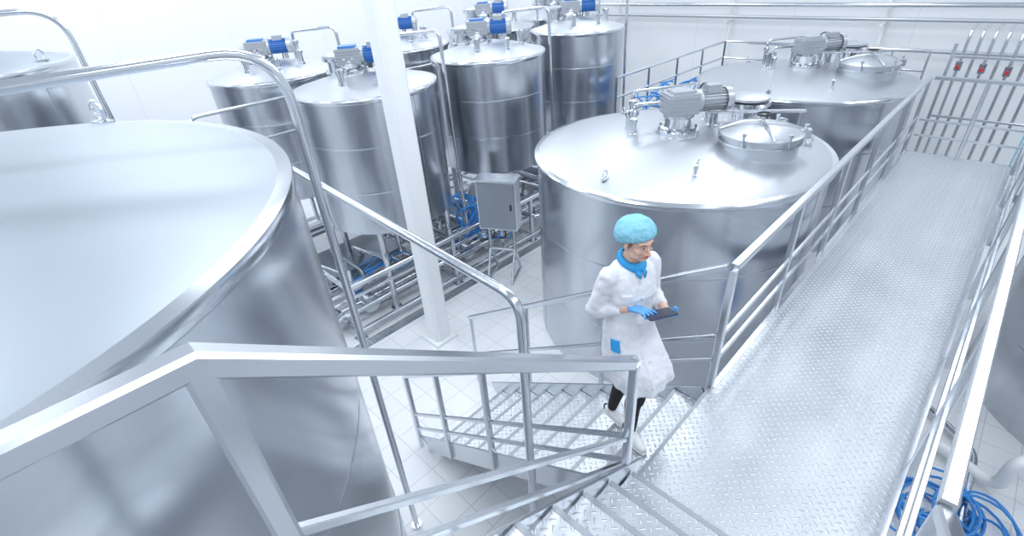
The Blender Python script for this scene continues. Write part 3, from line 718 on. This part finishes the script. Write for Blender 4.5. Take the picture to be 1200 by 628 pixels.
def hand(wr, d, p, t, name, curls, lift=1.0):
    m = MB(); d = d.normalized(); p = (p-d*p.dot(d)).normalized(); t = (t-d*t.dot(d)-p*t.dot(p)).normalized()
    a = [wr-d*0.055, wr-d*0.02, wr+d*0.02, wr+d*0.055, wr+d*0.088]
    m.tube(a, [0.029, 0.025, 0.020, 0.017, 0.013], GLOVE, 18, True, ry=[0.031, 0.028, 0.034, 0.041, 0.038], up=p)
    m.ellipsoid(wr+d*0.04+t*0.024+p*0.006, (0.03, 0.018, 0.016), GLOVE, Matrix((d, t, p)).transposed())
    L_ = [0.070, 0.079, 0.073, 0.058]
    for i in range(4):
        off = 0.031-0.021*i; o = wr+d*(0.086-0.004*abs(i-1))+t*off
        pts = [o-d*0.02]; ang = 0.05; cur = o; pts.append(cur)
        spread = (1.5-i)*0.07
        for k, fr in enumerate((0.45, 0.30, 0.25)):
            ang += curls[i]*(1.0 if k else 0.5)
            dd = (d*math.cos(ang)+p*math.sin(ang)+t*spread).normalized(); cur = cur+dd*L_[i]*fr; pts.append(cur)
        limb(m, pts, [0.0092, 0.0094, 0.0088, 0.008, 0.0066], GLOVE, 3, 12)
    b = wr+d*0.022+t*0.026
    limb(m, [b, b+d*0.020+t*0.024+p*0.010*lift, b+d*0.042+t*0.026+p*0.032*lift, b+d*0.062+t*0.010+p*0.044*lift], [0.014, 0.0125, 0.011, 0.0085], GLOVE, 3, 12)
    m.obj(name, W, sharp=0, remesh=0.003, smooth=2)
dl = (T+tx*0.06+ty*0.03-n_*0.028)-WRL; dr = (T-tx*0.05-ty*0.0+n_*0.022)-WRR
tl = n_.cross(dl)
if tl.dot(Lf) < 0: tl = -tl
hand(WRL, dl, n_, tl, 'left_glove', [0.15, 0.2, 0.25, 0.3])
hand(WRR, dr, -n_, dr.cross(-n_), 'right_glove', [0.12, 0.35, 0.45, 0.5], 0.5)

# head
HS = 1.06
HY = AZ+math.radians(2)
Rh0 = Matrix.Rotation(HY, 3, 'Z') @ Matrix.Rotation(math.radians(7), 3, 'Y')
HC = P(0.05, 0.0, 1.61)
def Hd(f, l, u): return HC+Rh0 @ (V((f, l, u))*HS)
def HE(m, c, rad, mat, **k): m.ellipsoid(c, [x*HS for x in rad], mat, Rh0, **k)
m = MB()
HE(m, Hd(-0.012, 0, 0.025), (0.096, 0.076, 0.092), SKIN)
HE(m, Hd(0.012, 0, -0.03), (0.074, 0.060, 0.085), SKIN)
HE(m, Hd(0.050, 0, -0.088), (0.028, 0.026, 0.022), SKIN)
for s in (-1, 1):
    HE(m, Hd(0.048, s*0.038, -0.024), (0.031, 0.024, 0.026), SKIN)
    HE(m, Hd(0.02, s*0.042, -0.062), (0.045, 0.02, 0.03), SKIN)
    HE(m, Hd(-0.008, s*0.076, -0.012), (0.018, 0.008, 0.031), SKIN)
    HE(m, Hd(0.091, s*0.010, -0.036), (0.011, 0.009, 0.008), SKIN)
limb(m, [Hd(0.078, 0, 0.012), Hd(0.093, 0, -0.012), Hd(0.106, 0, -0.033)], [0.009, 0.010, 0.011], SKIN, 4, 12)
limb(m, [Hd(0.064, -0.045, 0.026), Hd(0.081, 0, 0.026), Hd(0.064, 0.045, 0.026)], [0.010, 0.012, 0.010], SKIN, 4, 12)
limb(m, [Hd(0.073, -0.018, -0.060), Hd(0.083, 0, -0.060), Hd(0.073, 0.018, -0.060)], [0.009, 0.012, 0.009], SKIN, 4, 12)
limb(m, [P(-0.005, 0, 1.40), P(0.005, 0, 1.47), Hd(-0.02, 0, -0.055)], [0.062, 0.054, 0.052], SKIN, 4, 18)
m.obj('head_and_neck', W, sharp=0, remesh=0.004, smooth=3)
m = MB()
for s in (-1, 1):
    HE(m, Hd(0.0735, s*0.031, 0.0), (0.011, 0.0135, 0.0075), EYEW)
    HE(m, Hd(0.0815, s*0.031+0.001, 0.0), (0.0045, 0.0058, 0.0062), IRIS)
    limb(m, [Hd(0.076, s*0.016, 0.0065), Hd(0.083, s*0.031, 0.0105), Hd(0.073, s*0.047, 0.004)], [0.002, 0.0028, 0.0018], HAIR, 3, 6)
    limb(m, [Hd(0.087, s*0.014, 0.024), Hd(0.085, s*0.032, 0.031), Hd(0.071, s*0.050, 0.023)], [0.003, 0.0036, 0.002], HAIR, 3, 6)
m.obj('eyes_and_brows', W, sharp=0)
m = MB()
limb(m, [Hd(0.079, -0.023, -0.060), Hd(0.0925, -0.008, -0.0555), Hd(0.0935, 0, -0.057), Hd(0.0925, 0.008, -0.0555), Hd(0.079, 0.023, -0.060)], [0.002, 0.0042, 0.004, 0.0042, 0.002], LIP, 3, 8)
limb(m, [Hd(0.080, -0.019, -0.063), Hd(0.091, 0, -0.066), Hd(0.080, 0.019, -0.063)], [0.002, 0.0055, 0.002], LIP, 3, 8)
m.obj('lips', W, sharp=0)
m = MB()
for s in (-1, 1):
    limb(m, [Hd(0.045, s*0.066, 0.045), Hd(0.018, s*0.079, 0.01), Hd(0.008, s*0.074, -0.022)], [0.009, 0.008, 0.003], HAIR, 4, 8)
HE(m, Hd(-0.024, 0, 0.02), (0.098, 0.080, 0.08), HAIR)
m.obj('hair', W, sharp=0)
def capfn(d):
    a = math.atan2(d.y, d.x); g = 0.5+0.5*max(-1, min(1, -d.z*1.6))
    return 1+0.06*noise.noise(d*3)+0.022*math.sin(a*26+3*noise.noise(d*3))*(0.3+g)+0.03*noise.noise(d*11)
m = MB()
Rc = Rh0 @ Matrix.Rotation(math.radians(-24), 3, 'Y')
vs = []; fs = []; nu = 96; nv = 26
for j in range(nv+1):
    ph = math.radians(1+118*j/nv)
    for i in range(nu):
        th = 2*math.pi*i/nu; d = V((math.sin(ph)*math.cos(th), math.sin(ph)*math.sin(th), math.cos(ph)))
        k = capfn(d)
        if j > nv-3: k *= 0.95-0.03*(j-nv+2)
        vs.append(Hd(-0.034, 0, 0.045)+Rc @ V((d.x*0.137*k, d.y*0.118*k, d.z*0.108*k)))
for j in range(nv):
    for i in range(nu):
        i2 = (i+1) % nu; fs.append((j*nu+i, (j+1)*nu+i, (j+1)*nu+i2, j*nu+i2))
fs.append(tuple(range(nu)))
m.add(vs, fs, CAP); m.obj('bouffant_cap', W, sharp=0)

# ------------------------------------------------------------------ camera
cam = bpy.data.cameras.new('camera'); co = bpy.data.objects.new('camera', cam); scene.collection.objects.link(co)
r = V((0.715, 0.6966, -0.0646)).normalized(); bk_ = V((0.6154, -0.5822, 0.5306)).normalized()
up = bk_.cross(r).normalized(); r = up.cross(bk_).normalized()
M4 = Matrix((r, up, bk_)).transposed().to_4x4(); M4.translation = V((0, 0, 4.8))
cam.sensor_width = 36; cam.lens = 36*575/1200; cam.clip_start = 0.02; cam.clip_end = 100
co.matrix_world = M4
scene.camera = co
scene.view_settings.view_transform = 'Standard'
